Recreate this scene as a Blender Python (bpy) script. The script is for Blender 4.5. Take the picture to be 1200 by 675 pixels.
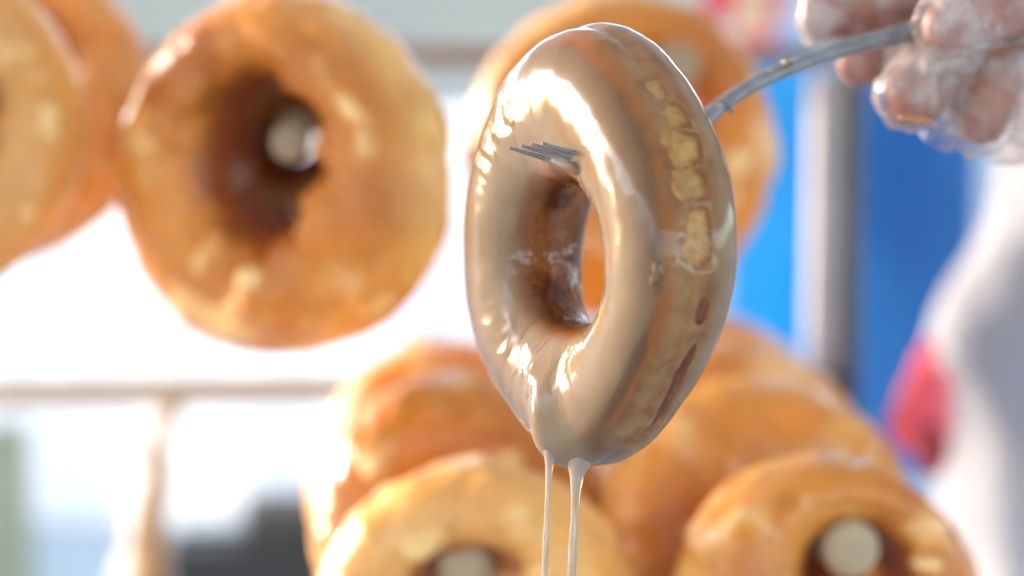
import bpy, bmesh, math, random
import numpy as np
from mathutils import Vector, Matrix

for o in list(bpy.data.objects):
    bpy.data.objects.remove(o)
scene = bpy.context.scene
COL = scene.collection
R = math.radians

# ------------------------------------------------------------------ camera
LENS, D0 = 85.0, 0.56                      # mm, metres to the dipped donut
FPX = 1200 * LENS / 36.0
YAW, PITCH = R(4.1), R(7.58)
CAM = Vector((0.0, 0.0, 1.30))
Fw = Vector((math.sin(YAW) * math.cos(PITCH), math.cos(YAW) * math.cos(PITCH), -math.sin(PITCH)))
Rt = Vector((math.cos(YAW), -math.sin(YAW), 0.0))
Up = Rt.cross(Fw)
cd = bpy.data.cameras.new('camera')
cam = bpy.data.objects.new('camera', cd)
COL.objects.link(cam)
cam.location = CAM
cam.rotation_euler = (R(90) - PITCH, 0, -YAW)
cd.lens = LENS
cd.sensor_width = 36
cd.clip_start, cd.clip_end = 0.02, 500
cd.dof.use_dof = True
cd.dof.focus_distance = D0 - 0.012
cd.dof.aperture_fstop = 5.4
scene.camera = cam

# ------------------------------------------------------------------ world, sun, exposure
SUN_EL, SUN_AZ = R(11), R(-56)             # behind and to the left
w = bpy.data.worlds.new('World')
scene.world = w
w.use_nodes = True
nt = w.node_tree
sky = nt.nodes.new('ShaderNodeTexSky')
sky.sky_type = 'NISHITA'
sky.sun_disc = False
sky.sun_elevation = SUN_EL
sky.sun_rotation = SUN_AZ
sky.air_density = 0.8
sky.dust_density = 1.2
sky.ozone_density = 1.6
nt.links.new(sky.outputs[0], nt.nodes['Background'].inputs[0])
nt.nodes['Background'].inputs[1].default_value = 0.15
sl = bpy.data.lights.new('sun', 'SUN')
sun = bpy.data.objects.new('sun', sl)
COL.objects.link(sun)
sl.energy = 0.52
sl.angle = R(8)
sl.color = (1.0, 0.97, 0.94)
sd = Vector((math.sin(SUN_AZ) * math.cos(SUN_EL), math.cos(SUN_AZ) * math.cos(SUN_EL), math.sin(SUN_EL)))
sun.rotation_euler = sd.to_track_quat('Z', 'Y').to_euler()
sun.location = (-3, 3, 4)
scene.view_settings.view_transform = 'Standard'
scene.view_settings.look = 'None'
scene.view_settings.exposure = 3.2
scene.view_settings.gamma = 1.0
scene.view_settings.use_curve_mapping = False
scene.render.engine = 'CYCLES'
scene.cycles.use_denoising = True
scene.cycles.max_bounces = 10

# ------------------------------------------------------------------ helpers
def at(px, py, D):
    """a point of the place, D metres in front of the camera"""
    return CAM + Fw * D + Rt * ((px - 600) * D / FPX) + Up * ((337.5 - py) * D / FPX)

def psz(px, D):
    return px * D / FPX

def ss(e0, e1, x):
    t = np.clip((x - e0) / (e1 - e0), 0, 1)
    return t * t * (3 - 2 * t)

def _hash(i, j, k, s):
    n = (i * 374761393 + j * 668265263 + k * 2147483647 + s * 974634773) & 0x7fffffff
    n = ((n ^ (n >> 13)) * 1274126177) & 0x7fffffff
    n = ((n ^ (n >> 16)) * 2246822519) & 0x7fffffff
    return ((n ^ (n >> 15)) & 0xffff) / 32767.5 - 1.0

def vnoise(P, s=0):
    P = np.asarray(P, float)
    i = np.floor(P).astype(np.int64)
    f = P - i
    f = f * f * f * (f * (f * 6 - 15) + 10)
    out = 0
    for dx in (0, 1):
        for dy in (0, 1):
            for dz in (0, 1):
                wt = (f[..., 0] if dx else 1 - f[..., 0]) * (f[..., 1] if dy else 1 - f[..., 1]) * (f[..., 2] if dz else 1 - f[..., 2])
                out = out + wt * _hash(i[..., 0] + dx, i[..., 1] + dy, i[..., 2] + dz, s)
    return out

def fbm(P, s=0, o=3):
    v, a = 0, 1.0
    P = np.asarray(P, float)
    for k in range(o):
        v = v + a * vnoise(P * (2.03 ** k) + 17.3 * k, s + k)
        a *= 0.5
    return v / 1.75

def link(name, me, mat, parent=None):
    o = bpy.data.objects.new(name, me)
    COL.objects.link(o)
    if mat and not me.materials:
        me.materials.append(mat)
    if parent:
        o.parent = parent
    return o

def thing(name, loc, label, cat, group=None):
    o = bpy.data.objects.new(name, None)
    o.empty_display_size = 0.02
    COL.objects.link(o)
    o.location = loc
    return tag(o, label, cat, group)

def tag(o, label=None, cat=None, group=None, kind=None):
    if label: o['label'] = label
    if cat: o['category'] = cat
    if group: o['group'] = group
    if kind: o['kind'] = kind
    return o

def mesh_np(name, V, Fc, attrs=None, smooth=True):
    me = bpy.data.meshes.new(name)
    me.from_pydata(V.tolist(), [], Fc.tolist() if hasattr(Fc, 'tolist') else Fc)
    if attrs:
        for k, v in attrs.items():
            if v.ndim == 2:
                a = me.attributes.new(k, 'FLOAT_COLOR', 'POINT')
                c = np.ones((len(V), 4)); c[:, :3] = v
                a.data.foreach_set('color', c.ravel())
            else:
                a = me.attributes.new(k, 'FLOAT', 'POINT')
                a.data.foreach_set('value', v.astype(np.float32).ravel())
    if not hasattr(Fc, 'tolist') and len(Fc) < 60000:
        bm = bmesh.new(); bm.from_mesh(me)
        bmesh.ops.recalc_face_normals(bm, faces=bm.faces[:])
        bm.to_mesh(me); bm.free()
    if smooth:
        me.polygons.foreach_set('use_smooth', [True] * len(me.polygons))
    me.update()
    return me

def grid_faces(n, m, wn=True, wm=True):
    i = np.arange(n if wn else n - 1)
    j = np.arange(m if wm else m - 1)
    I, J = np.meshgrid(i, j, indexing='ij')
    I2, J2 = (I + 1) % n, (J + 1) % m
    return np.stack([I * m + J, I2 * m + J, I2 * m + J2, I * m + J2], -1).reshape(-1, 4)

def tube(path, radii, seg=20, close=True, squash=None, capk=1.0):
    """swept tube with rounded ends; path list of Vector, radii list"""
    pts = [Vector(p) for p in path]
    n = len(pts)
    V, rings = [], []
    t0 = (pts[1] - pts[0]).normalized()
    ref = Vector((0, 0, 1)) if abs(t0.z) < 0.9 else Vector((1, 0, 0))
    nx = t0.cross(ref).normalized()
    P2, R2, T2 = [], [], []
    for i in range(n):
        t = (pts[min(i + 1, n - 1)] - pts[max(i - 1, 0)]).normalized()
        P2.append(pts[i]); R2.append(radii[i]); T2.append(t)
    if close:
        cap = [(math.cos(b), math.sin(b)) for b in (R(15), R(35), R(60), R(80))]
        pre = [(P2[0] - T2[0] * R2[0] * c * capk, R2[0] * s, T2[0]) for c, s in cap]
        post = [(P2[-1] + T2[-1] * R2[-1] * c * capk, R2[-1] * s, T2[-1]) for c, s in reversed(cap)]
    else:
        pre, post = [], []
    allr = pre + list(zip(P2, R2, T2)) + post
    for p, r, t in allr:
        nx = (nx - t * nx.dot(t)).normalized()
        ny = t.cross(nx)
        for k in range(seg):
            a = 2 * math.pi * k / seg
            q = (squash if squash else 1.0)
            V.append(p + nx * (math.cos(a) * r) + ny * (math.sin(a) * r * q))
    Fc = grid_faces(len(allr), seg, False, True).tolist()
    Fc.append(list(range(seg))[::-1])
    Fc.append([(len(allr) - 1) * seg + k for k in range(seg)])
    return np.array([tuple(v) for v in V]), Fc

def spline(pts, n=40, rad=None):
    """Catmull-Rom through points (and radii)"""
    P = [np.array(p, float) for p in pts]
    A = [np.append(p, r) for p, r in zip(P, rad or [0] * len(P))]
    A = [2 * A[0] - A[1]] + A + [2 * A[-1] - A[-2]]
    out = []
    m = len(A) - 3
    for k in range(n):
        u = k / (n - 1) * m
        i = min(int(u), m - 1); f = u - i
        a, b, c, d = A[i:i + 4]
        out.append(0.5 * ((2 * b) + (c - a) * f + (2 * a - 5 * b + 4 * c - d) * f * f + (3 * b - a - 3 * c + d) * f ** 3))
    out = np.array(out)
    return [Vector(q[:3]) for q in out], [max(1e-5, q[3]) for q in out]

def join(parts):
    V, Fc, k = [], [], 0
    for v, f in parts:
        V.append(v)
        Fc += [[i + k for i in q] for q in f]
        k += len(v)
    return np.concatenate(V), Fc

def box_part(x0, x1, y0, y1, z0, z1):
    v = np.array([[x, y, z] for x in (x0, x1) for y in (y0, y1) for z in (z0, z1)], float)
    f = [[0, 1, 3, 2], [4, 6, 7, 5], [0, 4, 5, 1], [2, 3, 7, 6], [0, 2, 6, 4], [1, 5, 7, 3]]
    return v, f

def bevel(me, wd, seg=2):
    bm = bmesh.new(); bm.from_mesh(me)
    bmesh.ops.bevel(bm, geom=bm.edges[:], offset=wd, segments=seg, affect='EDGES', profile=0.6)
    bm.to_mesh(me); bm.free()
    return me

# ------------------------------------------------------------------ materials
def new_mat(name):
    m = bpy.data.materials.new(name)
    m.use_nodes = True
    return m, m.node_tree, m.node_tree.nodes['Principled BSDF']

def noise_node(t, scale, detail=4, rough=0.55, coord=None):
    n = t.nodes.new('ShaderNodeTexNoise')
    n.inputs['Scale'].default_value = scale
    n.inputs['Detail'].default_value = detail
    n.inputs['Roughness'].default_value = rough
    if coord is None:
        coord = t.nodes.new('ShaderNodeTexCoord').outputs['Object']
    t.links.new(coord, n.inputs['Vector'])
    return n

def ramp_node(t, fac, stops):
    r = t.nodes.new('ShaderNodeValToRGB')
    e = r.color_ramp.elements
    while len(e) > 1:
        e.remove(e[-1])
    e[0].position, e[0].color = stops[0][0], (*stops[0][1], 1)
    for p, c in stops[1:]:
        k = e.new(p); k.color = (*c, 1)
    t.links.new(fac, r.inputs[0])
    return r

def bump_node(t, b, fac, strength, dist):
    n = t.nodes.new('ShaderNodeBump')
    n.inputs['Strength'].default_value = strength
    n.inputs['Distance'].default_value = dist
    t.links.new(fac, n.inputs['Height'])
    t.links.new(n.outputs[0], b.inputs['Normal'])
    return n

def simple(name, c1, c2, scale=30, rough=0.6, metal=0.0, bump=0.0, bd=0.001, **kw):
    m, t, b = new_mat(name)
    n = noise_node(t, scale)
    r = ramp_node(t, n.outputs[0], [(0.3, c1), (0.7, c2)])
    t.links.new(r.outputs[0], b.inputs['Base Color'])
    b.inputs['Roughness'].default_value = rough
    b.inputs['Metallic'].default_value = metal
    for k, v in kw.items():
        b.inputs[k].default_value = v
    if bump:
        bump_node(t, b, n.outputs[0], bump, bd)
    return m

def attr_mat(name, rough=0.3, sss=0.0, srad=(0.004, 0.002, 0.001), coat=0.0, coatr=0.1, bump=None, spec=0.5, mott=0.12):
    m, t, b = new_mat(name)
    a = t.nodes.new('ShaderNodeAttribute'); a.attribute_name = 'tint'
    n = noise_node(t, 420, 5, 0.6)
    mr = t.nodes.new('ShaderNodeMapRange')
    mr.inputs['From Min'].default_value = 0.3; mr.inputs['From Max'].default_value = 0.7
    mr.inputs['To Min'].default_value = 1 - mott; mr.inputs['To Max'].default_value = 1 + mott
    t.links.new(n.outputs[0], mr.inputs[0])
    mx = t.nodes.new('ShaderNodeVectorMath'); mx.operation = 'SCALE'
    t.links.new(a.outputs['Color'], mx.inputs[0]); t.links.new(mr.outputs[0], mx.inputs['Scale'])
    t.links.new(mx.outputs[0], b.inputs['Base Color'])
    b.inputs['Roughness'].default_value = rough
    b.inputs['Subsurface Weight'].default_value = sss
    b.inputs['Subsurface Radius'].default_value = srad
    b.inputs['Subsurface Scale'].default_value = 1.0
    b.inputs['Coat Weight'].default_value = coat
    b.inputs['Coat Roughness'].default_value = coatr
    b.inputs['Specular IOR Level'].default_value = spec
    if bump:
        sc, st, di = bump
        n2 = noise_node(t, sc, 4, 0.55)
        bump_node(t, b, n2.outputs[0], st, di)
    return m

M = {}
M['dough'] = attr_mat('fried_dough', 0.36, 0.12, (0.004, 0.002, 0.001), 0.25, 0.10, (900, 0.8, 0.0010), 0.3, 0.3)
M['glaze'] = attr_mat('caramel_glaze', 0.15, 0.3, (0.0025, 0.0016, 0.001), 0.12, 0.07, (140, 0.05, 0.0008), 0.30, 0.02)
M['back_dough'] = attr_mat('golden_dough', 0.42, 0.2, (0.008, 0.004, 0.0015), 0.25, 0.30, (160, 0.4, 0.002), 0.35)
M['back_glaze'] = attr_mat('sugar_glaze', 0.28, 0.2, (0.008, 0.005, 0.003), 0.4, 0.18, (160, 0.3, 0.0015), 0.4)
M['drip'] = simple('glaze_string', (0.42, 0.31, 0.21), (0.52, 0.40, 0.29), 200, 0.12, 0, **{'Transmission Weight': 0.35, 'Subsurface Weight': 0.3, 'Subsurface Radius': (0.004, 0.003, 0.002), 'Subsurface Scale': 1.0, 'Coat Weight': 0.5})
M['steel'] = simple('brushed_steel', (0.17, 0.165, 0.17), (0.27, 0.265, 0.275), 220, 0.42, 0.5, 0.15, 0.0005)
M['wood'] = simple('pale_dowel_wood', (0.34, 0.22, 0.125), (0.44, 0.31, 0.19), 60, 0.85, 0, 0.2, 0.001)
M['rail'] = simple('painted_rail', (0.24, 0.15, 0.10), (0.30, 0.20, 0.14), 20, 0.5)
M['rail_pale'] = simple('pale_rail', (0.46, 0.33, 0.225), (0.54, 0.41, 0.29), 20, 0.5)
M['post'] = simple('steel_post', (0.09, 0.08, 0.07), (0.13, 0.115, 0.105), 25, 0.45, 0.3)
M['post_pale'] = simple('pale_post', (0.36, 0.325, 0.335), (0.44, 0.40, 0.41), 25, 0.4)
M['dark'] = simple('dark_plastic', (0.022, 0.017, 0.015), (0.03, 0.024, 0.021), 10, 0.6)
M['dark_lid'] = simple('brown_lid', (0.07, 0.055, 0.045), (0.09, 0.07, 0.06), 10, 0.5)

# ------------------------------------------------------------------ donut ring surface
def ring_surface(na, nm, Ro, Rh, off, depth, U, N, Z, seed, lump=0.02, sag=None, pexp=1.0):
    """a: round the ring from U towards Z; p: round the tube, 0 outward, +90 towards N (front)"""
    a = np.linspace(0, 2 * np.pi, na, endpoint=False)
    p = np.linspace(-np.pi, np.pi, nm, endpoint=False)
    A, Pp = np.meshgrid(a, p, indexing='ij')
    cs = np.stack([np.cos(A), np.sin(A)], -1)
    ro = Ro(A) if callable(Ro) else Ro
    rh = Rh(A) if callable(Rh) else Rh
    outer = cs * np.expand_dims(ro * np.ones_like(A), -1)
    inner = cs * np.expand_dims(rh * np.ones_like(A), -1) + np.array(off)
    mid = (outer + inner) / 2
    half = (outer - inner) / 2
    cp, sp = np.cos(Pp), np.sin(Pp)
    q = mid + half * cp[..., None]
    dep = depth(A, Pp) if callable(depth) else depth
    h = dep * np.sign(sp) * np.abs(sp) ** pexp
    U, N, Z = (np.array(v) for v in (U, N, Z))
    W = q[..., 0:1] * U + q[..., 1:2] * Z + h[..., None] * N
    nrm = grid_normals(W)
    f = fbm(W * 60 + seed * 3.7, seed, 3)
    W = W + nrm * (f * lump * np.mean(ro))[..., None]
    return A, Pp, W, grid_normals(W)

def grid_normals(W):
    da = np.roll(W, -1, 0) - np.roll(W, 1, 0)
    dp = np.roll(W, -1, 1) - np.roll(W, 1, 1)
    n = np.cross(da, dp)
    n /= np.linalg.norm(n, axis=-1, keepdims=True) + 1e-12
    c = W.mean((1), keepdims=True)
    if np.mean(np.sum(n * (W - c), -1)) < 0:
        n = -n
    return n

def mixc(c1, c2, t):
    t = np.clip(t, 0, 1)[..., None]
    return np.array(c1) * (1 - t) + np.array(c2) * t

def adiff(A, deg):
    d = np.degrees(A) - deg
    return (d + 180) % 360 - 180

# ------------------------------------------------------------------ the dipped donut
def dipped_donut():
    C = at(695, 288, D0)
    k = D0 / FPX
    TH = R(61)
    n = (-Rt * math.sin(TH) - Fw * math.cos(TH)).normalized()
    u = (Rt * math.cos(TH) - Fw * math.sin(TH)).normalized()
    z = Up.copy()
    root = thing('glazed_donut', C, 'sharp tan glazed ring donut dripping and hanging on a fork', 'donut', 'glazed donuts')
    def Ro(A):
        return k * (250 + 7 * np.cos(2 * (A - R(84))) + 4 * np.cos(3 * A + 0.6) - 14 * np.exp(-(adiff(A, -45) / 24) ** 2) - 12 * np.exp(-(adiff(A, -128) / 24) ** 2) - 7 * np.exp(-(adiff(A, 48) / 20) ** 2))
    def Rh(A):
        return k * (89 + 5 * np.cos(2 * A + 0.5) + 4 * np.cos(3 * A + 1.0))
    def dep(A, P):
        return k * (64 + 7 * np.sin(A) + 3 * np.cos(2 * A))
    na, nm = 640, 360
    A, P, W, Nn = ring_surface(na, nm, Ro, Rh, (0.0, -k * 14), dep, u, n, z, 5, 0.010, pexp=0.92)
    pd = np.degrees(P)
    # proof line: a shallow groove round the outside
    nz = fbm(W * 240, 11, 3); nz2 = fbm(W * 90, 21, 3); nz3 = fbm(W * 900, 31, 2)
    groove = np.exp(-((pd - 12 - 4 * nz2) / 9) ** 2)
    W0 = W - Nn * (groove * 0.0008)[..., None]
    hollow = ss(125, 160, np.abs(pd))
    W0 = W0 + Nn * (hollow * (0.0009 * nz2 + 0.0004 * nz))[..., None]
    W = W0 + Nn * (nz3 * 0.00012)[..., None]
    Nn = grid_normals(W0)
    # --- dough colour
    honey, toast, red, pale = (0.38, 0.165, 0.034), (0.21, 0.060, 0.009), (0.12, 0.020, 0.004), (0.44, 0.25, 0.085)
    base = mixc((0.50, 0.22, 0.06), toast, 0.5 + 0.9 * nz2)
    band = np.exp(-((pd - 13 - 5 * nz2) / 13) ** 2)
    colr = base + (np.array(honey) - base) * np.clip(band * 1.3, 0, 1)[..., None]
    colr = colr + (np.array(pale) - colr) * (np.clip(band * 0.55 + 0.5 * nz, 0, 0.6) * (band > 0.3))[..., None]
    # places where the glaze has run off the proof line and bare crust shows
    sd = np.full_like(A, 9.0)
    for wa, ha, wp, hp in ((25.4, 5.8, 9, 15), (14.6, 4.4, 11, 16), (1.6, 7.8, 10, 14), (-17, 4.6, 2, 6), (-43, 19, -3, 5.5), (36, 4.4, 6, 9), (46, 4.0, 10, 6)):
        dx = np.abs(adiff(A, wa) + 1.8 * nz2 + 0.5 * nz) / ha
        dy = np.abs(pd - wp + 5 * nz2 + 1.5 * nz + (12 * nz2 + 4 * nz) * ss(8, 22, pd)) / hp
        q = 5 if wa > -10 else 2.4
        d = ((dx ** q + dy ** q) ** (1 / q) - 1) * min(ha, hp * 0.55)
        sd = np.minimum(sd, d)
    wsoft = 1.6 + 2.6 * ss(8, 24, pd)
    bare = ss(1, -1, sd / wsoft)
    rim = np.exp(-((sd + 0.4) / 1.6) ** 2) * (0.25 + 1.0 * nz + 0.9 * ss(12, 1, pd))
    colr = colr + (np.array(toast) - colr) * np.clip(rim, 0, 1)[..., None]
    low = ss(-10, -16, adiff(A, 0)) * ss(-85, -62, adiff(A, 0))
    colr = colr + (np.array(red) - colr) * np.clip(low * (0.85 + 0.5 * nz) * np.exp(-((pd - 1) / 9) ** 2), 0, 1)[..., None]
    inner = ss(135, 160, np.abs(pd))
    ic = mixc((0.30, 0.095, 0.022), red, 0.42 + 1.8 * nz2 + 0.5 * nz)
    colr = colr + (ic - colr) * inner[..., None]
    V = W.reshape(-1, 3) - np.array(0.0)
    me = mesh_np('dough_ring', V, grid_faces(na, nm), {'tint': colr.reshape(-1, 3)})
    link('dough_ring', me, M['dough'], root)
    # --- glaze thickness in millimetres
    ad = adiff(A, 0)
    front = ss(22, 52, pd + 4 * nz2) * ss(172, 138, pd + 8 * nz2)
    skin_ = (0.42 - 0.14 * np.exp(-((pd - 12) / 16) ** 2)) * ss(-60, -10, pd) * (1 - front) + 0.30 * ss(150, 176, np.abs(pd)) * 0
    runs_in = ss(0.05, 0.5, fbm(np.stack([np.cos(A) * 2.6, np.sin(A) * 2.6, pd * 0.006], -1), 77, 2)) * ss(120, 150, np.abs(pd))
    t = 1.15 * front + skin_ + 0.10 * runs_in + 0.4 * ss(-100, -40, -np.abs(pd + 80))
    lip = np.exp(-((sd - 0.9) / 0.9) ** 2) * 0.0                     # glaze edge stands up a little round each bare patch
    t = t * (1 - bare) - 0.22 * bare + lip - 0.12 * ss(120, 160, np.abs(pd)) + 0.10 * nz2
    # radial runs at the bottom of the hole, and over the shoulder on the far side
    wr = fbm(np.stack([A * 11 + 2.5 * nz2, pd * 0.022, A * 0 + 3], -1), 88, 2) * 1.3
    zone = np.exp(-(adiff(A, -110) / 36) ** 2) * np.exp(-((pd - 112) / 32) ** 2) * 1.3
    zone2 = np.exp(-(adiff(A, 128) / 26) ** 2) * np.exp(-((pd - 84) / 30) ** 2) * 0.75
    zone3 = np.exp(-(adiff(A, 20) / 60) ** 2) * np.exp(-((pd - 122) / 22) ** 2) * 0.4
    zone4 = np.exp(-(adiff(A, 48) / 30) ** 2) * np.exp(-((pd + 12) / 16) ** 2) * 0.6
    t = t + 0.42 * wr * (zone + zone2 + zone3 + zone4) * ss(156, 138, pd)
    # the heavy bead that gathers at the lowest point
    t = t + 4.6 * np.exp(-(adiff(A, -91) / 8) ** 2 - ((pd - 62) / 36) ** 2)
    t = t + 1.8 * np.exp(-(adiff(A, -100) / 9) ** 2 - ((pd - 100) / 18) ** 2)
    t = t + 1.2 * np.exp(-(adiff(A, -88) / 14) ** 2 - ((pd - 20) / 25) ** 2)
    # bubbles
    for ba, bp, br, bh in ((-6.5, 47, 1.6, 0.5), (-10, 49, 1.3, 0.45), (-8.2, 44, 1.0, 0.3), (-104, 88, 2.0, 0.35), (112, 96, 1.6, 0.3), (-112, 100, 1.4, 0.4)):
        rr = np.sqrt((adiff(A, ba)) ** 2 + ((pd - bp) * 0.42) ** 2) / br
        t = t + bh * np.exp(-rr ** 4)
    # a collar of glaze where the fork comes through
    t = t + 1.0 * np.exp(-(adiff(A, 100) / 9) ** 2 - ((pd - 150) / 22) ** 2)
    G = W0 + Nn * (t * 0.001)[..., None]
    # colour: milky where thick, crust showing where thin
    thick = ss(0.15, 1.0, t)
    side = ss(88, 40, pd) * ss(-20, 20, pd)
    milk = mixc((0.205, 0.128, 0.071), (0.265, 0.176, 0.106), 0.5 + 0.6 * nz2)
    milk = milk + (np.array((0.100, 0.042, 0.014)) - milk) * (0.8 * side * ss(2.2, 0.9, t))[..., None]
    rust = np.exp(-((pd - 33 - 6 * nz2) / 10) ** 2) * (0.85 + 0.7 * nz) * ss(80, 40, np.abs(ad - 35)) + 0.7 * np.exp(-((pd - 40 - 5 * nz2) / 3.5) ** 2) * ss(-20, -28, ad) * ss(-70, -58, ad)
    rust = rust + 0.8 * np.exp(-((pd - 16) / 16) ** 2) * ss(-40, -20, ad) * ss(80, 55, ad) * (0.7 + 0.8 * nz2)
    milk = milk + (np.array((0.27, 0.085, 0.016)) - milk) * np.clip(rust * 1.4, 0, 0.92)[..., None]
    hb = np.exp(-((pd - 14 - 4 * nz2) / 13) ** 2) * ss(-72, -58, ad) * ss(100, 75, ad)
    hcol = mixc((0.36, 0.125, 0.016), (0.43, 0.21, 0.052), 0.5 + 0.8 * nz + 0.4 * nz2)
    milk = milk + (hcol - milk) * np.clip(hb * 0.85, 0, 0.85)[..., None]
    bl = np.exp(-((pd + 2 - 3 * nz2) / 4.0) ** 2) * ss(-72, -58, ad) * ss(80, 60, ad) * np.clip(0.55 + 1.1 * nz2 + 0.6 * nz, 0, 1)
    milk = milk + (np.array((0.12, 0.028, 0.007)) - milk) * np.clip(bl, 0, 0.85)[..., None]
    thin = mixc((0.20, 0.075, 0.022), (0.30, 0.15, 0.06), 0.5 + nz)
    gc = thin + (milk - thin) * thick[..., None]
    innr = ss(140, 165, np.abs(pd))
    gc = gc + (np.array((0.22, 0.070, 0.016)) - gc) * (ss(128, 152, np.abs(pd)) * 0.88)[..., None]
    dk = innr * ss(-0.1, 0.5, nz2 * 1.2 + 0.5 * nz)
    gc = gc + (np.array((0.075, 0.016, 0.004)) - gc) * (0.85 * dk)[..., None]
    Fc = grid_faces(na, nm)
    keep = (t.reshape(-1)[Fc] > -0.25).any(1)
    Fc = Fc[keep]
    used = np.unique(Fc)
    remap = -np.ones(na * nm, int); remap[used] = np.arange(len(used))
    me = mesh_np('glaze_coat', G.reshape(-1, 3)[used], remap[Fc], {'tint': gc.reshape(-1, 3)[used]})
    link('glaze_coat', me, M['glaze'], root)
    # --- strings of glaze running off the bottom
    def string(pts, rad):
        pp, rr = spline([at(x, y, D) - C for x, y, D in pts], 60, [r * k for r in rad])
        v, f = tube(pp, rr, 16)
        o = link('glaze_drip', mesh_np('glaze_drip', v, f), M['drip'], root)
    dz = D0 - 0.006
    string([(645, 512, dz), (645, 530, dz), (643.5, 548, dz), (641.5, 590, dz), (639, 650, dz), (636, 740, dz), (634, 800, dz)],
           [13, 9, 4.4, 3.0, 3.6, 2.6, 3.4])
    string([(686, 500, dz), (683, 525, dz), (678, 543, dz), (675.5, 562, dz), (673.5, 600, dz), (671, 650, dz), (668, 740, dz), (666, 800, dz)],
           [25, 21, 14, 7.6, 4.4, 5.2, 4.0, 4.6])
    string([(648, 188, D0 - 0.019), (668, 195, D0 - 0.019), (688, 200, D0 - 0.014), (712, 210, D0 - 0.002)], [2, 6, 10, 12])
    return root, C, n, u

donut_root, DC, DN, DU = dipped_donut()

# ------------------------------------------------------------------ fork
def fork():
    k = D0 / FPX
    top = DC + DN * 0.0 + Up * psz(96, D0)          # just under the top of the hole
    root = thing('fork', top, 'grey metal fork held by the gloved hand, lifting the dripping donut', 'fork')
    O = top
    def P(px, py, D):
        return at(px, py, D) - O
    # head plate and neck behind the near side of the ring
    W = DU * 1.0
    neck = [P(716, 205, D0 + 0.006), P(748, 197, D0 + 0.014), P(790, 172, D0 + 0.022), P(822, 143, D0 + 0.028), P(858, 114, D0 + 0.033),
            P(910, 86, D0 + 0.038), P(985, 58, D0 + 0.044), P(1060, 39, D0 + 0.050), P(1120, 24, D0 + 0.056), P(1230, 2, D0 + 0.066)]
    rad = [20 * k, 17 * k, 13 * k, 12.5 * k, 11.5 * k, 12 * k, 13 * k, 15 * k, 16 * k, 17 * k]
    pp, rr = spline(neck, 80, rad)
    v, f = tube(pp, rr, 18, squash=0.78)
    v = v + fbm(v * 260, 3, 2)[:, None] * 0.0003
    link('handle', mesh_np('handle', v, f), M['steel'], root)
    # four tines
    tips = [(598, 173.5), (611.5, 171), (624, 169.5), (637, 168.5)]
    sp = 0.0042
    for i, (x, y) in enumerate(tips):
        D = D0 - 0.017 + (1.5 - i) * 0.0036
        a = P(x, y, D)
        b = P(x + 40, y + 12, D + 0.002)
        c = P(x + 78, y + 27, D + 0.001)
        d = P(716, 205, D0 + 0.006 + (1.5 - i) * 0.001)
        pp, rr = spline([a, b, c, d], 30, [2.2 * k, 3.6 * k, 4.2 * k, 6 * k])
        v, f = tube(pp, rr, 12, squash=0.8)
        link('tine', mesh_np('tine', v, f), M['steel'], root)
    # glaze stuck to the fork
    g = []
    rnd = random.Random(4)
    for (x, y, D, r) in ((921, 74, D0 + 0.037, 5.0), (929, 72, D0 + 0.037, 3.2), (848, 117, D0 + 0.031, 5), (856, 128, D0 + 0.030, 4.5), (840, 126, D0 + 0.029, 5), (905, 82, D0 + .036, 4), (868, 104, D0 + .033, 4)):
        p0 = P(x, y, D)
        pp = [p0 + Vector((rnd.uniform(-1, 1), rnd.uniform(-1, 1), rnd.uniform(-1, 1))) * r * 0.6 * k for _ in range(3)]
        v, f = tube(pp, [r * k * 0.8, r * k, r * k * 0.7], 12)
        g.append((v, f))
    v, f = join(g)
    link('glaze_smear', mesh_np('glaze_smear', v, f), M['drip'], root)
    return root
fork()

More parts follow.
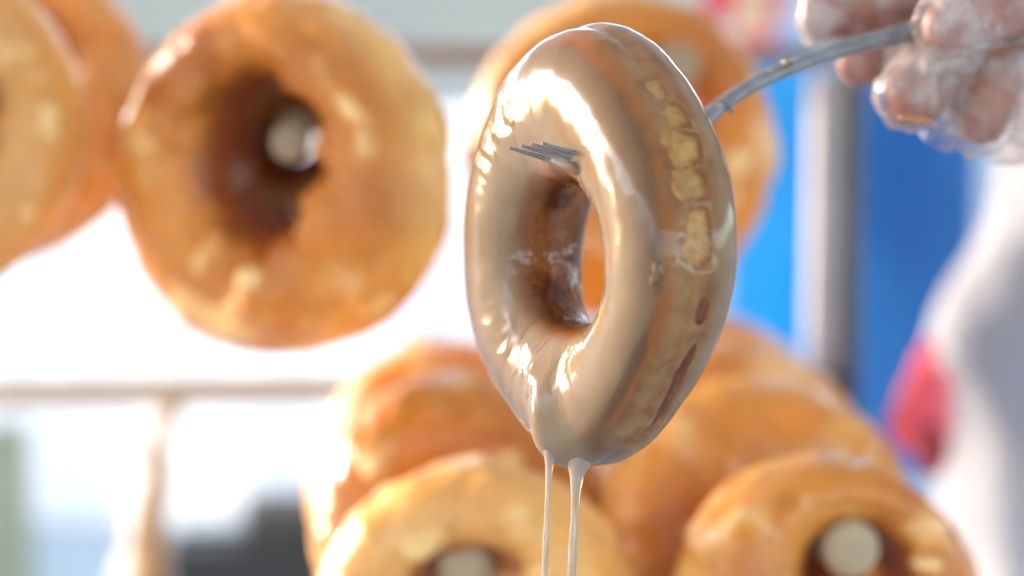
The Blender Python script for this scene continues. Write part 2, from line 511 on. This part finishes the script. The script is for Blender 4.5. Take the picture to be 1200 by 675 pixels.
# ------------------------------------------------------------------ donuts on the rack
def rack_donut(px, py, D, ro, rh, off, depth, yaw, pitch, seed, label, lumps_at=(), shade=1.0, tall=0.0):
    C = at(px, py, D)
    k = D / FPX
    root = thing('glazed_donut', C, label, 'donut', 'glazed donuts')
    rot = Matrix.Rotation(-YAW, 3, 'Z') @ Matrix.Rotation(R(yaw), 3, 'Z') @ Matrix.Rotation(R(pitch), 3, 'X')
    u = rot @ Vector((1, 0, 0)); n = rot @ Vector((0, -1, 0)); z = rot @ Vector((0, 0, 1))
    rnd = random.Random(seed)
    ph = [rnd.uniform(0, 6.28) for _ in range(4)]
    def Ro(A):
        return k * (ro * (1 + 0.018 * np.cos(2 * A + ph[0]) + 0.014 * np.cos(3 * A + ph[1])) )
    def Rh(A):
        return k * (rh * (1 + tall * np.sin(A) ** 2 + 0.05 * np.cos(2 * A + ph[2]) + 0.03 * np.cos(3 * A + ph[3])))
    na, nm = 220, 120
    A, P, W, Nn = ring_surface(na, nm, Ro, Rh, (k * off[0], k * off[1]), k * depth, u, n, z, seed, 0.02)
    pd = np.degrees(P)
    nz = fbm(W * 70 + seed, seed + 1, 3); nz2 = fbm(W * 30 + seed, seed + 2, 3)
    W = W + Nn * (np.abs(nz) * 0.0024)[..., None]
    for la, lp, wa, wp, lh in lumps_at:
        W = W + Nn * (lh * 0.001 * np.exp(-(adiff(A, la) / wa) ** 2 - ((pd - lp) / wp) ** 2))[..., None]
    golden, orange, brown, red = (0.90, 0.52, 0.15), (0.70, 0.235, 0.025), (0.46, 0.120, 0.012), (0.20, 0.026, 0.008)
    c = mixc(orange, brown, 0.35 + 1.3 * nz2)
    band = np.exp(-((pd - 10 * nz2) / 34) ** 2)
    c = c + (np.array(golden) - c) * np.clip(band * (0.8 + 0.6 * nz), 0, 1)[..., None]
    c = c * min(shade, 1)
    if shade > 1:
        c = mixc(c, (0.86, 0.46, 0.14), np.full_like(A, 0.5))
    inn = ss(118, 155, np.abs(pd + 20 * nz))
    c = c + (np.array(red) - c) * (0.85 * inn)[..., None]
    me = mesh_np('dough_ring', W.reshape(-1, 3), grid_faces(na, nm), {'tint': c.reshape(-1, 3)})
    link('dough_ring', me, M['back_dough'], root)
    Nn = grid_normals(W)
    run = fbm(np.stack([np.cos(A) * 1.7, np.sin(A) * 1.7 + seed, pd * 0.014], -1), seed + 5, 3)
    t = 1.0 * ss(-0.05, 0.5, run + 0.3 * nz) * ss(146, 112, np.abs(pd)) - 0.3 + 0.4 * nz
    lumps = ss(0.25, 0.7, fbm(W * 75, seed + 9, 2)) * ss(60, 100, pd) * ss(150, 125, pd)
    t = t + 3.6 * lumps
    G = W + Nn * (t * 0.0011)[..., None]
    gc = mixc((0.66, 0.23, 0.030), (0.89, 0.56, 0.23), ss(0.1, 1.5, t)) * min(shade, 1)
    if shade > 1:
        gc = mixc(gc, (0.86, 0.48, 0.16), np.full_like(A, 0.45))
    Fc = grid_faces(na, nm)
    Fc = Fc[(t.reshape(-1)[Fc] > -0.3).any(1)]
    used = np.unique(Fc)
    rm = -np.ones(na * nm, int); rm[used] = np.arange(len(used))
    me = mesh_np('glaze_coat', G.reshape(-1, 3)[used], rm[Fc], {'tint': gc.reshape(-1, 3)[used]})
    link('glaze_coat', me, M['back_glaze'], root)
    return root

rack_donut(331, 206, 0.755, 208, 64, (12, 30), 88, -24, 0, 101, 'whole golden donut face-on in upper left, dowel tip showing in its hole',
           [(10, 128, 12, 22, 5), (-28, 122, 14, 24, 7), (-48, 115, 10, 18, 5), (-84, 92, 13, 24, 6), (-70, 125, 10, 20, 5), (-120, 125, 12, 18, 4), (62, 130, 14, 18, 4), (140, 118, 9, 16, 3)], 1.0, 0.42)
rack_donut(358, 184, 0.825, 156, 25, (-8, 18), 84, -8, 0, 105, 'donut tucked behind the face-on upper left one, seen darkly through its hole', (), 0.35)  # dark tint stands in for the shade inside the front donut's hole
rack_donut(728, 182, 0.86, 186, 70, (10, 30), 64, 12, 0, 112, 'blurred golden donut directly behind the dripping donut')
rack_donut(-112, 148, 0.74, 214, 84, (0, 25), 74, 32, 0, 123, 'orange donut cut off by the left edge, nearer one of its row', (), 1.25)
rack_donut(-14, 112, 0.86, 194, 70, (0, 25), 96, 26, -4, 134, 'orange donut at left, behind the one cut off by the edge', (), 1.25)
rack_donut(556, 728, 0.72, 188, 60, (-2, 24), 84, -6, -10, 145, 'bright golden donut at bottom centre, front of its row under the drips', (), 1.25)
rack_donut(536, 616, 0.80, 174, 44, (4, -22), 92, -4, -16, 156, 'brown topped donut just above and behind the bottom centre one', (), 0.82)
rack_donut(520, 562, 0.88, 160, 44, (4, -22), 92, -6, -16, 157, 'rearmost donut of the bottom centre row, below the white cloth', (), 1.0)
rack_donut(968, 718, 0.71, 184, 60, (22, 40), 84, 14, -10, 167, 'shiny donut at bottom right with round dowel end in its hole')
rack_donut(888, 628, 0.78, 190, 44, (4, -24), 92, 20, -16, 178, 'donut second in the bottom right row, highlights on its left shoulder')
rack_donut(850, 574, 0.86, 178, 44, (4, -24), 92, 22, -16, 188, 'donut third in the bottom right row, just below the dripping donut')
rack_donut(814, 528, 0.94, 162, 50, (0, 0), 90, 22, -16, 189, 'rearmost donut of the bottom right row beneath the blue tarp')

# ------------------------------------------------------------------ rack: rails, post, dowels
def rack():
    DR = 1.10
    base = at(978, 480, DR)
    root = thing('donut_rack', base, 'rack of rails, grey post and pale wooden dowels holding the donuts', 'rack')
    O = base
    def rail(py, x0, x1, hpx, mat, D=DR):
        a, b = at(x0, py, D), at(x1, py, D)
        z = (a.z + b.z) / 2; y = at(600, py, D).y
        h = psz(hpx, D)
        v, f = box_part(a.x - O.x, b.x - O.x, y - O.y, y + 0.012 - O.y, z - h / 2 - O.z, z + h / 2 - O.z)
        me = bevel(mesh_np('rail', v, f, smooth=False), 0.0015)
        link('rail', me, mat, root)
        return y
    yt = rail(66, -500, 1006, 24, M['rail'])
    rail(456, -500, 940, 30, M['rail_pale'])
    # post, its light side put into colour as a separate paler strip
    c = at(998, 280, DR - 0.02)
    wv = psz(12, DR)
    v, f = box_part(c.x - wv - O.x, c.x + wv - O.x, c.y - O.y, c.y + 0.02 - O.y, at(998, 500, DR).z - O.z, at(998, 62, DR).z - O.z)
    link('post', bevel(mesh_np('post', v, f, smooth=False), 0.002), M['post'], root)
    c = at(966, 280, DR - 0.02); wv = psz(16, DR)
    v, f = box_part(c.x - wv - O.x, c.x + wv - O.x - 0.0005, c.y - 0.004 - O.y, c.y + 0.014 - O.y, at(966, 446, DR).z - O.z, at(966, 82, DR).z - O.z)
    link('light_side', bevel(mesh_np('light_side', v, f, smooth=False), 0.003), M['post_pale'], root)
    a = at(975, 468, DR - 0.03)
    v, f = box_part(a.x - 0.012 - O.x, a.x + 0.011 - O.x, a.y - O.y, a.y + 0.03 - O.y, a.z - 0.03 - O.z, a.z + 0.009 - O.z)
    link('foot', bevel(mesh_np('foot', v, f, smooth=False), 0.002), M['dark'], root)
    for (px, py, D, rp) in ((341, 168, 0.745, 25), (797, 78, 0.82, 27), (546, 668, 0.712, 36), (997, 644, 0.694, 36), (-150, 120, 0.70, 27)):
        e = at(px, py, D) - O
        r = psz(rp, D)
        ln = max(0.15, (yt + 0.006) - (e.y + O.y))
        pts = [e + Vector((0, t * ln, 0)) for t in np.linspace(0, 1, 12)]
        v, f = tube(pts, [r * 0.93] + [r] * 11, 28, capk=0.3)
        v = v + fbm(v * 120, 8, 2)[:, None] * 0.0006
        link('dowel', mesh_np('dowel', v, f), M['wood'], root)
rack()

# ------------------------------------------------------------------ gloved hand and the person in white
M['skin'] = simple('skin', (0.30, 0.095, 0.055), (0.48, 0.20, 0.13), 45, 0.5, 0, 0.15, 0.001, **{'Subsurface Weight': 0.15, 'Subsurface Radius': (0.006, 0.002, 0.001), 'Subsurface Scale': 1.0})
M['nail'] = simple('fingernail', (0.42, 0.17, 0.07), (0.50, 0.22, 0.10), 60, 0.3)
def glove_mat():
    m, t, b = new_mat('thin_plastic_glove')
    b.inputs['Base Color'].default_value = (0.60, 0.49, 0.45, 1)
    b.inputs['Roughness'].default_value = 0.3
    b.inputs['Coat Weight'].default_value = 0.4
    n = noise_node(t, 130, 5, 0.6)
    bump_node(t, b, n.outputs[0], 0.5, 0.003)
    tr = t.nodes.new('ShaderNodeBsdfTransparent')
    tr.inputs[0].default_value = (0.97, 0.95, 0.94, 1)
    r = ramp_node(t, noise_node(t, 80, 4, 0.55).outputs[0], [(0.40, (0.10,) * 3), (0.62, (0.66,) * 3)])
    mx = t.nodes.new('ShaderNodeMixShader')
    t.links.new(r.outputs[0], mx.inputs[0])
    t.links.new(tr.outputs[0], mx.inputs[1]); t.links.new(b.outputs[0], mx.inputs[2])
    t.links.new(mx.outputs[0], t.nodes['Material Output'].inputs[0])
    return m
M['glove'] = glove_mat()
M['shirt'] = simple('white_cotton', (0.29, 0.285, 0.325), (0.37, 0.36, 0.40), 6, 0.8, 0, 0.1, 0.002)

def remesh(v, f, voxel, smooth=6):
    me = mesh_np('tmp', v, f)
    o = bpy.data.objects.new('tmp', me); COL.objects.link(o)
    md = o.modifiers.new('r', 'REMESH'); md.mode = 'VOXEL'; md.voxel_size = voxel
    ms = o.modifiers.new('s', 'SMOOTH'); ms.iterations = smooth; ms.factor = 0.5
    dg = bpy.context.evaluated_depsgraph_get()
    out = bpy.data.meshes.new_from_object(o.evaluated_get(dg))
    bpy.data.objects.remove(o); bpy.data.meshes.remove(me)
    n = len(out.vertices)
    co = np.zeros(n * 3); out.vertices.foreach_get('co', co)
    nn = np.zeros(n * 3); out.vertex_normals.foreach_get('vector', nn)
    fc = [list(p.vertices) for p in out.polygons]
    bpy.data.meshes.remove(out)
    return co.reshape(-1, 3), nn.reshape(-1, 3), fc

def person():
    hand_at = at(1100, 80, D0 + 0.055)
    root = thing('person', at(1560, 900, 1.0), 'person in a white shirt at right, plastic-gloved hand gripping the fork', 'person')
    O = root.location
    def chain(pts, n=14):
        pp, rr = spline([at(x, y, D0 + d) - O for x, y, d, r in pts], n, [psz(r, D0 + d) for x, y, d, r in pts])
        return tube(pp, rr, 18)
    fingers = [
        [(1330, -70, .085, 52), (1230, -50, .080, 44), (1110, -22, .078, 38), (1030, 2, .074, 34), (962, 20, .070, 27)],      # index
        [(1330, -10, .085, 52), (1230, 10, .085, 44), (1130, 28, .082, 38), (1062, 52, .076, 33), (1006, 74, .070, 26)],       # middle
        [(1330, 60, .080, 52), (1240, 40, .070, 44), (1160, 28, .060, 40), (1105, 62, .056, 40), (1074, 112, .056, 38)],       # ring
        [(1330, 120, .085, 48), (1260, 80, .075, 40), (1205, 62, .062, 36), (1168, 90, .056, 35), (1152, 140, .056, 31)],      # little
        [(1330, 10, .060, 54), (1250, -8, .042, 44), (1180, 6, .034, 38), (1128, 22, .030, 33), (1108, 28, .029, 29)],        # thumb
    ]
    parts = [chain(fg) for fg in fingers]
    palm = [chain([(1290, 0, .085, 60), (1370, 0, .085, 85), (1450, -10, .090, 90), (1530, -40, .095, 70)]),
            chain([(1290, 80, .085, 60), (1370, 60, .085, 80), (1450, 20, .090, 90), (1530, -40, .095, 70)])]
    arm = [chain([(1500, -25, .095, 78), (1640, -80, .11, 85), (1850, -150, .14, 110), (2050, -260, .18, 125), (2250, -420, .25, 120), (2350, -700, .36, 150), (2300, -900, .46, 170)], 40)]
    v, f = join(parts + palm + arm)
    co, nn, fc = remesh(v, f, 0.0013, 5)
    link('body', mesh_np('body', co, fc), M['skin'], root)
    c0 = at(1077, 141, D0 + 0.040) - O
    pp = [c0 + Rt * psz(x, 0.6) + Up * psz(-0.16 * x, 0.6) for x in (-17, -8, 2, 11)]
    v, f = tube(pp, [psz(r, 0.6) for r in (8, 10, 10, 8)], 16, squash=0.5)
    link('fingernail', mesh_np('fingernail', v, f), M['nail'], root)
    # glove: the same hand a little larger, loose and creased
    loose = [chain([(1105, 146, .060, 15), (1150, 162, .062, 18), (1210, 158, .066, 22), (1290, 140, .075, 30)]),
             chain([(1075, 10, .088, 34), (1068, 70, .086, 30)], 6), chain([(1010, 8, .080, 24), (1030, 66, .080, 26)], 6), chain([(1100, 70, .066, 36), (1175, 110, .068, 36)], 8), chain([(1085, 80, .064, 36), (1050, 66, .074, 30)], 6),
             chain([(1150, 120, .070, 34), (1230, 120, .075, 44), (1300, 110, .08, 50)])]
    v, f = join(parts + palm + loose + [chain([(1500, -25, .095, 86), (1580, -55, .10, 94), (1660, -85, .11, 104)])])
    co, nn, fc = remesh(v, f, 0.0013, 2)
    e1 = fbm(co * 80, 61, 2); e2 = (1 - np.minimum(1, np.abs(fbm(co * np.array([[170, 170, 110]]), 71, 2)) * 3.0)) ** 1.5 * 1.3
    co = co + nn * (0.0012 + 0.0015 * e1 + 0.0018 * np.clip(e2, -0.3, 1))[:, None]
    link('glove', mesh_np('glove', co, fc), M['glove'], root)
    # shirt: torso and sleeve with folds
    na, nl = 160, 140
    ang = np.linspace(0, 2 * np.pi, na, endpoint=False)
    lv = np.linspace(0, 1, nl)
    L, Aa = np.meshgrid(lv, ang, indexing='ij')
    cx = at(1572, 0, 1.12)
    zt, zb = at(1500, -700, 1.12).z, at(1500, 1150, 1.12).z
    wx = 0.188 * (1 - 0.10 * np.exp(-((L - 0.55) / 0.2) ** 2)) * (1 - 0.75 * ss(0.85, 1.0, L) ** 2)
    wy = 0.115 * (1 - 0.55 * ss(0.86, 1.0, L) ** 2)
    X = cx.x + wx * np.cos(Aa); Y = cx.y + wy * np.sin(Aa); Zz = zb + (zt - zb) * L
    S = np.stack([X, Y, Zz], -1) - np.array(O)
    fold = fbm(np.stack([S[..., 0] * 14 + S[..., 2] * 6, S[..., 1] * 14, S[..., 2] * 5], -1), 91, 3)
    rad = np.stack([np.cos(Aa), np.sin(Aa), Aa * 0], -1)
    S = S + rad * (fold * 0.034)[..., None]
    me = mesh_np('shirt', S.reshape(-1, 3), grid_faces(nl, na, False, True))
    link('shirt', me, M['shirt'], root)
person()

# ------------------------------------------------------------------ background things
def sheet(name, x0, x1, y0, y1, D, mat, fold=0.02, freq=18, thick=0.003, seed=1, wavy=0.0, nx=120, ny=60, skew=0.0):
    """hanging cloth with vertical folds; one solid mesh at its base"""
    a, b, c = at(x0, y1, D), at(x1, y1, D), at(x0, y0, D)
    O = Vector(((a.x + b.x) / 2, a.y, a.z))
    u = np.linspace(0, 1, nx); t = np.linspace(0, 1, ny)
    U_, T_ = np.meshgrid(u, t, indexing='ij')
    X = (a.x + (b.x - a.x) * U_) - O.x + skew * (1 - T_)
    Zz = T_ * (c.z - a.z)
    q = np.stack([X * freq, T_ * 1.3, T_ * 0 + seed], -1)
    Y = fold * (fbm(q, seed, 3) + 0.35 * np.sin(X * freq * 4 + 3 * T_))
    X = X + wavy * fbm(np.stack([T_ * 4, U_, T_ * 0 + seed], -1), seed + 3, 2)
    Fr = np.stack([X, Y, Zz], -1).reshape(-1, 3)
    me = mesh_np(name, Fr, grid_faces(nx, ny, False, False))
    o = link(name, me, mat)
    o.location = O
    md = o.modifiers.new('thick', 'SOLIDIFY'); md.thickness = thick
    return o

def cloth_mat(name, c1, c2, trans=0.0, scale=8, rough=0.8):
    m, t, b = new_mat(name)
    n = noise_node(t, scale)
    r = ramp_node(t, n.outputs[0], [(0.3, c1), (0.7, c2)])
    t.links.new(r.outputs[0], b.inputs['Base Color'])
    b.inputs['Roughness'].default_value = rough
    if trans:
        tl = t.nodes.new('ShaderNodeBsdfTranslucent')
        t.links.new(r.outputs[0], tl.inputs[0])
        mx = t.nodes.new('ShaderNodeMixShader'); mx.inputs[0].default_value = trans
        t.links.new(b.outputs[0], mx.inputs[1]); t.links.new(tl.outputs[0], mx.inputs[2])
        t.links.new(mx.outputs[0], t.nodes['Material Output'].inputs[0])
    return m

M['white_cloth'] = cloth_mat('white_cloth', (0.86, 0.86, 0.86), (0.92, 0.92, 0.92), 0.6)
M['sky_block_cloth'] = cloth_mat('sky_block_cloth', (0.80, 0.76, 0.70), (0.84, 0.80, 0.74), 0.55)
M['blue_bright'] = cloth_mat('bright_blue_tarp', (0.03, 0.46, 0.86), (0.05, 0.55, 0.90), 0.5, 10, 0.4)
M['blue_deep'] = cloth_mat('deep_blue_tarp', (0.020, 0.20, 0.54), (0.035, 0.27, 0.64), 0.3, 10, 0.45)
M['red_cloth'] = cloth_mat('red_cloth', (0.82, 0.045, 0.085), (0.88, 0.26, 0.30), 0.3, 20)
M['dark_red'] = simple('dark_red', (0.22, 0.01, 0.012), (0.30, 0.02, 0.02), 20, 0.6)
M['pink'] = cloth_mat('pink_paper', (0.70, 0.05, 0.14), (0.75, 0.10, 0.20), 0.4, 10)
M['cream'] = cloth_mat('cream_paper', (0.80, 0.68, 0.50), (0.85, 0.75, 0.60), 0.4, 10)
M['sage'] = cloth_mat('sage_cloth', (0.34, 0.37, 0.27), (0.42, 0.44, 0.34), 0.3, 6)
M['valance'] = cloth_mat('grey_valance', (0.50, 0.53, 0.50), (0.60, 0.62, 0.59), 0.3, 5)
M['tan_paper'] = simple('tan_paper', (0.36, 0.17, 0.055), (0.50, 0.31, 0.15), 40, 0.7, 0, 0.4, 0.003)
M['wall'] = simple('grey_wall', (0.44, 0.42, 0.41), (0.52, 0.50, 0.49), 3, 0.9)
M['ground'] = simple('paving', (0.28, 0.27, 0.26), (0.36, 0.35, 0.33), 2, 0.9)

g = link('ground', mesh_np('ground', np.array([[-60, -60, 0], [60, -60, 0], [60, 60, 0], [-60, 60, 0]], float), [[0, 1, 2, 3]]), M['ground'])
tag(g, kind='structure')

tag(sheet('white_cloth', -260, 640, 130, 620, 1.75, M['white_cloth'], 0.02, 10, 0.002, 4),
    'large bright white cloth hanging behind the donuts at left', 'cloth')
def canopy():
    """unseen cloth roof added over the rack to keep off the high sky, with a grey valance hanging from its back edge"""
    val = sheet('valance', -300, 900, -260, 120, 1.70, M['valance'], 0.03, 8, 0.003, 6)
    root = thing('stall_canopy', (val.location.x, val.location.y, 1.54), 'grey green canopy edge hanging above the white cloth', 'canopy')
    O = root.location.copy()
    val.parent = root
    val.location = val.location - O
    x0, x1, y0, y1, zc = -0.95, 2.2, -0.9, 1.78, 1.56
    n = 60
    gx, gy = np.meshgrid(np.linspace(x0, x1, n), np.linspace(y0, y1, n), indexing='ij')
    gz = zc + 0.03 * fbm(np.stack([gx * 1.5, gy * 1.5, gx * 0], -1), 33, 3)
    V = np.stack([gx - O.x, gy - O.y, gz - O.z], -1).reshape(-1, 3)
    o = link('sky_block_cloth', mesh_np('sky_block_cloth', V, grid_faces(n, n, False, False)), M['sky_block_cloth'], root)
    md = o.modifiers.new('thick', 'SOLIDIFY'); md.thickness = 0.002
canopy()
def sky_block_sheet():  # added out of view, blocks low sky so glaze highlights stay narrow
    n, m = 80, 40
    gy, gz = np.meshgrid(np.linspace(-1.6, 1.24, n), np.linspace(0.02, 1.55, m), indexing='ij')
    gx = -1.5 + 0.03 * fbm(np.stack([gy * 6, gz * 0.7, gy * 0], -1), 44, 3)
    V = np.stack([gx + 1.5, gy + 0.3, gz], -1).reshape(-1, 3)
    o = link('sky_block_sheet', mesh_np('sky_block_sheet', V, grid_faces(n, m, False, False)), M['sky_block_cloth'])
    o.location = (-1.5, -0.3, 0)
    md = o.modifiers.new('thick', 'SOLIDIFY'); md.thickness = 0.002
    tag(o, 'pale cloth added out of view at left to narrow the sky opening', 'curtain')
sky_block_sheet()
tag(sheet('blue_tarp', 850, 978, 40, 470, 1.35, M['blue_bright'], 0.015, 20, 0.002, 7),
    'bright sky blue tarp left of the grey post', 'tarp')
tag(sheet('blue_tarp', 990, 1140, 40, 560, 1.40, M['blue_deep'], 0.02, 16, 0.002, 8),
    'darker blue tarp between the grey post and the white shirt', 'tarp')
tag(sheet('sage_curtain', -120, 42, 490, 760, 1.60, M['sage'], 0.015, 14, 0.003, 9),
    'sage green cloth at the lower left edge', 'curtain')
tag(sheet('pink_streamer', 902, 950, -80, 58, 1.30, M['pink'], 0.01, 16, 0.002, 10, 0.0, 60, 40, -0.022),
    'pink paper streamer at top, left of the gloved hand', 'streamer')
tag(sheet('cream_streamer', 862, 904, -80, 40, 1.27, M['cream'], 0.008, 16, 0.002, 12, 0.0, 60, 40),
    'cream paper strip hanging beside the pink streamer', 'streamer')

tag(sheet('magenta_streamer', 826, 868, -80, 22, 1.28, M['pink'], 0.008, 16, 0.002, 14, 0.0, 60, 40),
    'short magenta paper strip left of the cream one, above the hidden donut', 'streamer')

def red_cloth():
    D = 1.02
    pts = [(1092, 405, 9), (1088, 428, 19), (1083, 458, 28), (1079, 492, 30), (1084, 520, 25)]
    O = at(1078, 535, D)
    root = thing('red_cloth', O, 'red pink knotted cloth hanging between the blue tarp and white shirt', 'cloth')
    pp, rr = spline([at(x, y, D) - O for x, y, r in pts], 30, [psz(r, D) for _, _, r in pts])
    v, f = tube(pp, rr, 28)
    v = v + fbm(v * 70, 5, 3)[:, None] * np.array([[0.008, 0.006, 0.004]])
    link('cloth_fold', mesh_np('cloth_fold', v, f), M['red_cloth'], root)
    pp, rr = spline([at(x, y, D - 0.01) - O for x, y in ((1088, 508), (1093, 526), (1093, 544))], 10, [psz(r, D) for r in (16, 21, 15)])
    v, f = tube(pp, rr, 20)
    v = v + fbm(v * 120, 6, 2)[:, None] * 0.0015
    link('knot', mesh_np('knot', v, f), M['dark_red'], root)
red_cloth()

def dark_box():
    D = 1.55
    O = at(300, 800, D)
    root = thing('storage_box', O, 'dark brown box with lighter lid edge below the white cloth', 'box')
    def bx(name, x0, x1, y0, y1, D1, dep, mat):
        a, b = at(x0, y1, D1) - O, at(x1, y0, D1) - O
        v, f = box_part(a.x, b.x, a.y, a.y + dep, a.z, b.z)
        link(name, bevel(mesh_np(name, v, f, smooth=False), 0.004), mat, root)
    bx('body', 196, 520, 640, 800, D, 0.06, M['dark'])
    bx('lid', 284, 520, 592, 639, D + 0.02, 0.05, M['dark_lid'])
dark_box()

def strip():
    D = 1.15
    O = at(150, 760, D)
    root = thing('paper_strip', O, 'white and tan twisted paper strip hanging from the lower rail', 'paper strip')
    pp, rr = spline([at(x, y, D) - O for x, y in ((196, 448), (188, 500), (176, 560), (164, 620), (150, 760))], 50, [psz(r, D) for r in (16, 14, 18, 22, 26)])
    v, f = tube(pp, rr, 24)
    v = v + fbm(v * 60, 15, 3)[:, None] * np.array([[0.006, 0.004, 0.004]])
    link('wrap', mesh_np('wrap', v, f), M['white_cloth'], root)
    pp, rr = spline([at(x, y, D - 0.015) - O for x, y in ((197, 462), (190, 520), (181, 590), (174, 640), (160, 760))], 40, [psz(r, D) for r in (9, 9, 12, 17, 20)])
    v, f = tube(pp, rr, 20)
    v = v + fbm(v * 90, 25, 3)[:, None] * np.array([[0.007, 0.004, 0.004]])
    link('tan_band', mesh_np('tan_band', v, f), M['tan_paper'], root)
strip()

# table the box and rack stand on, and a wall behind everything
def back_wall():
    a, b = at(-2500, 1200, 4.0), at(3700, 1200, 4.0)
    v, f = box_part(-3.0, 3.2, 0, 0.15, 0, 1.36)
    o = link('wall', mesh_np('wall', v, f, smooth=False), M['wall'])
    o.location = (0.02, 3.3, 0)
    tag(o, 'grey wall behind the tarps and the rack', 'wall')
back_wall()
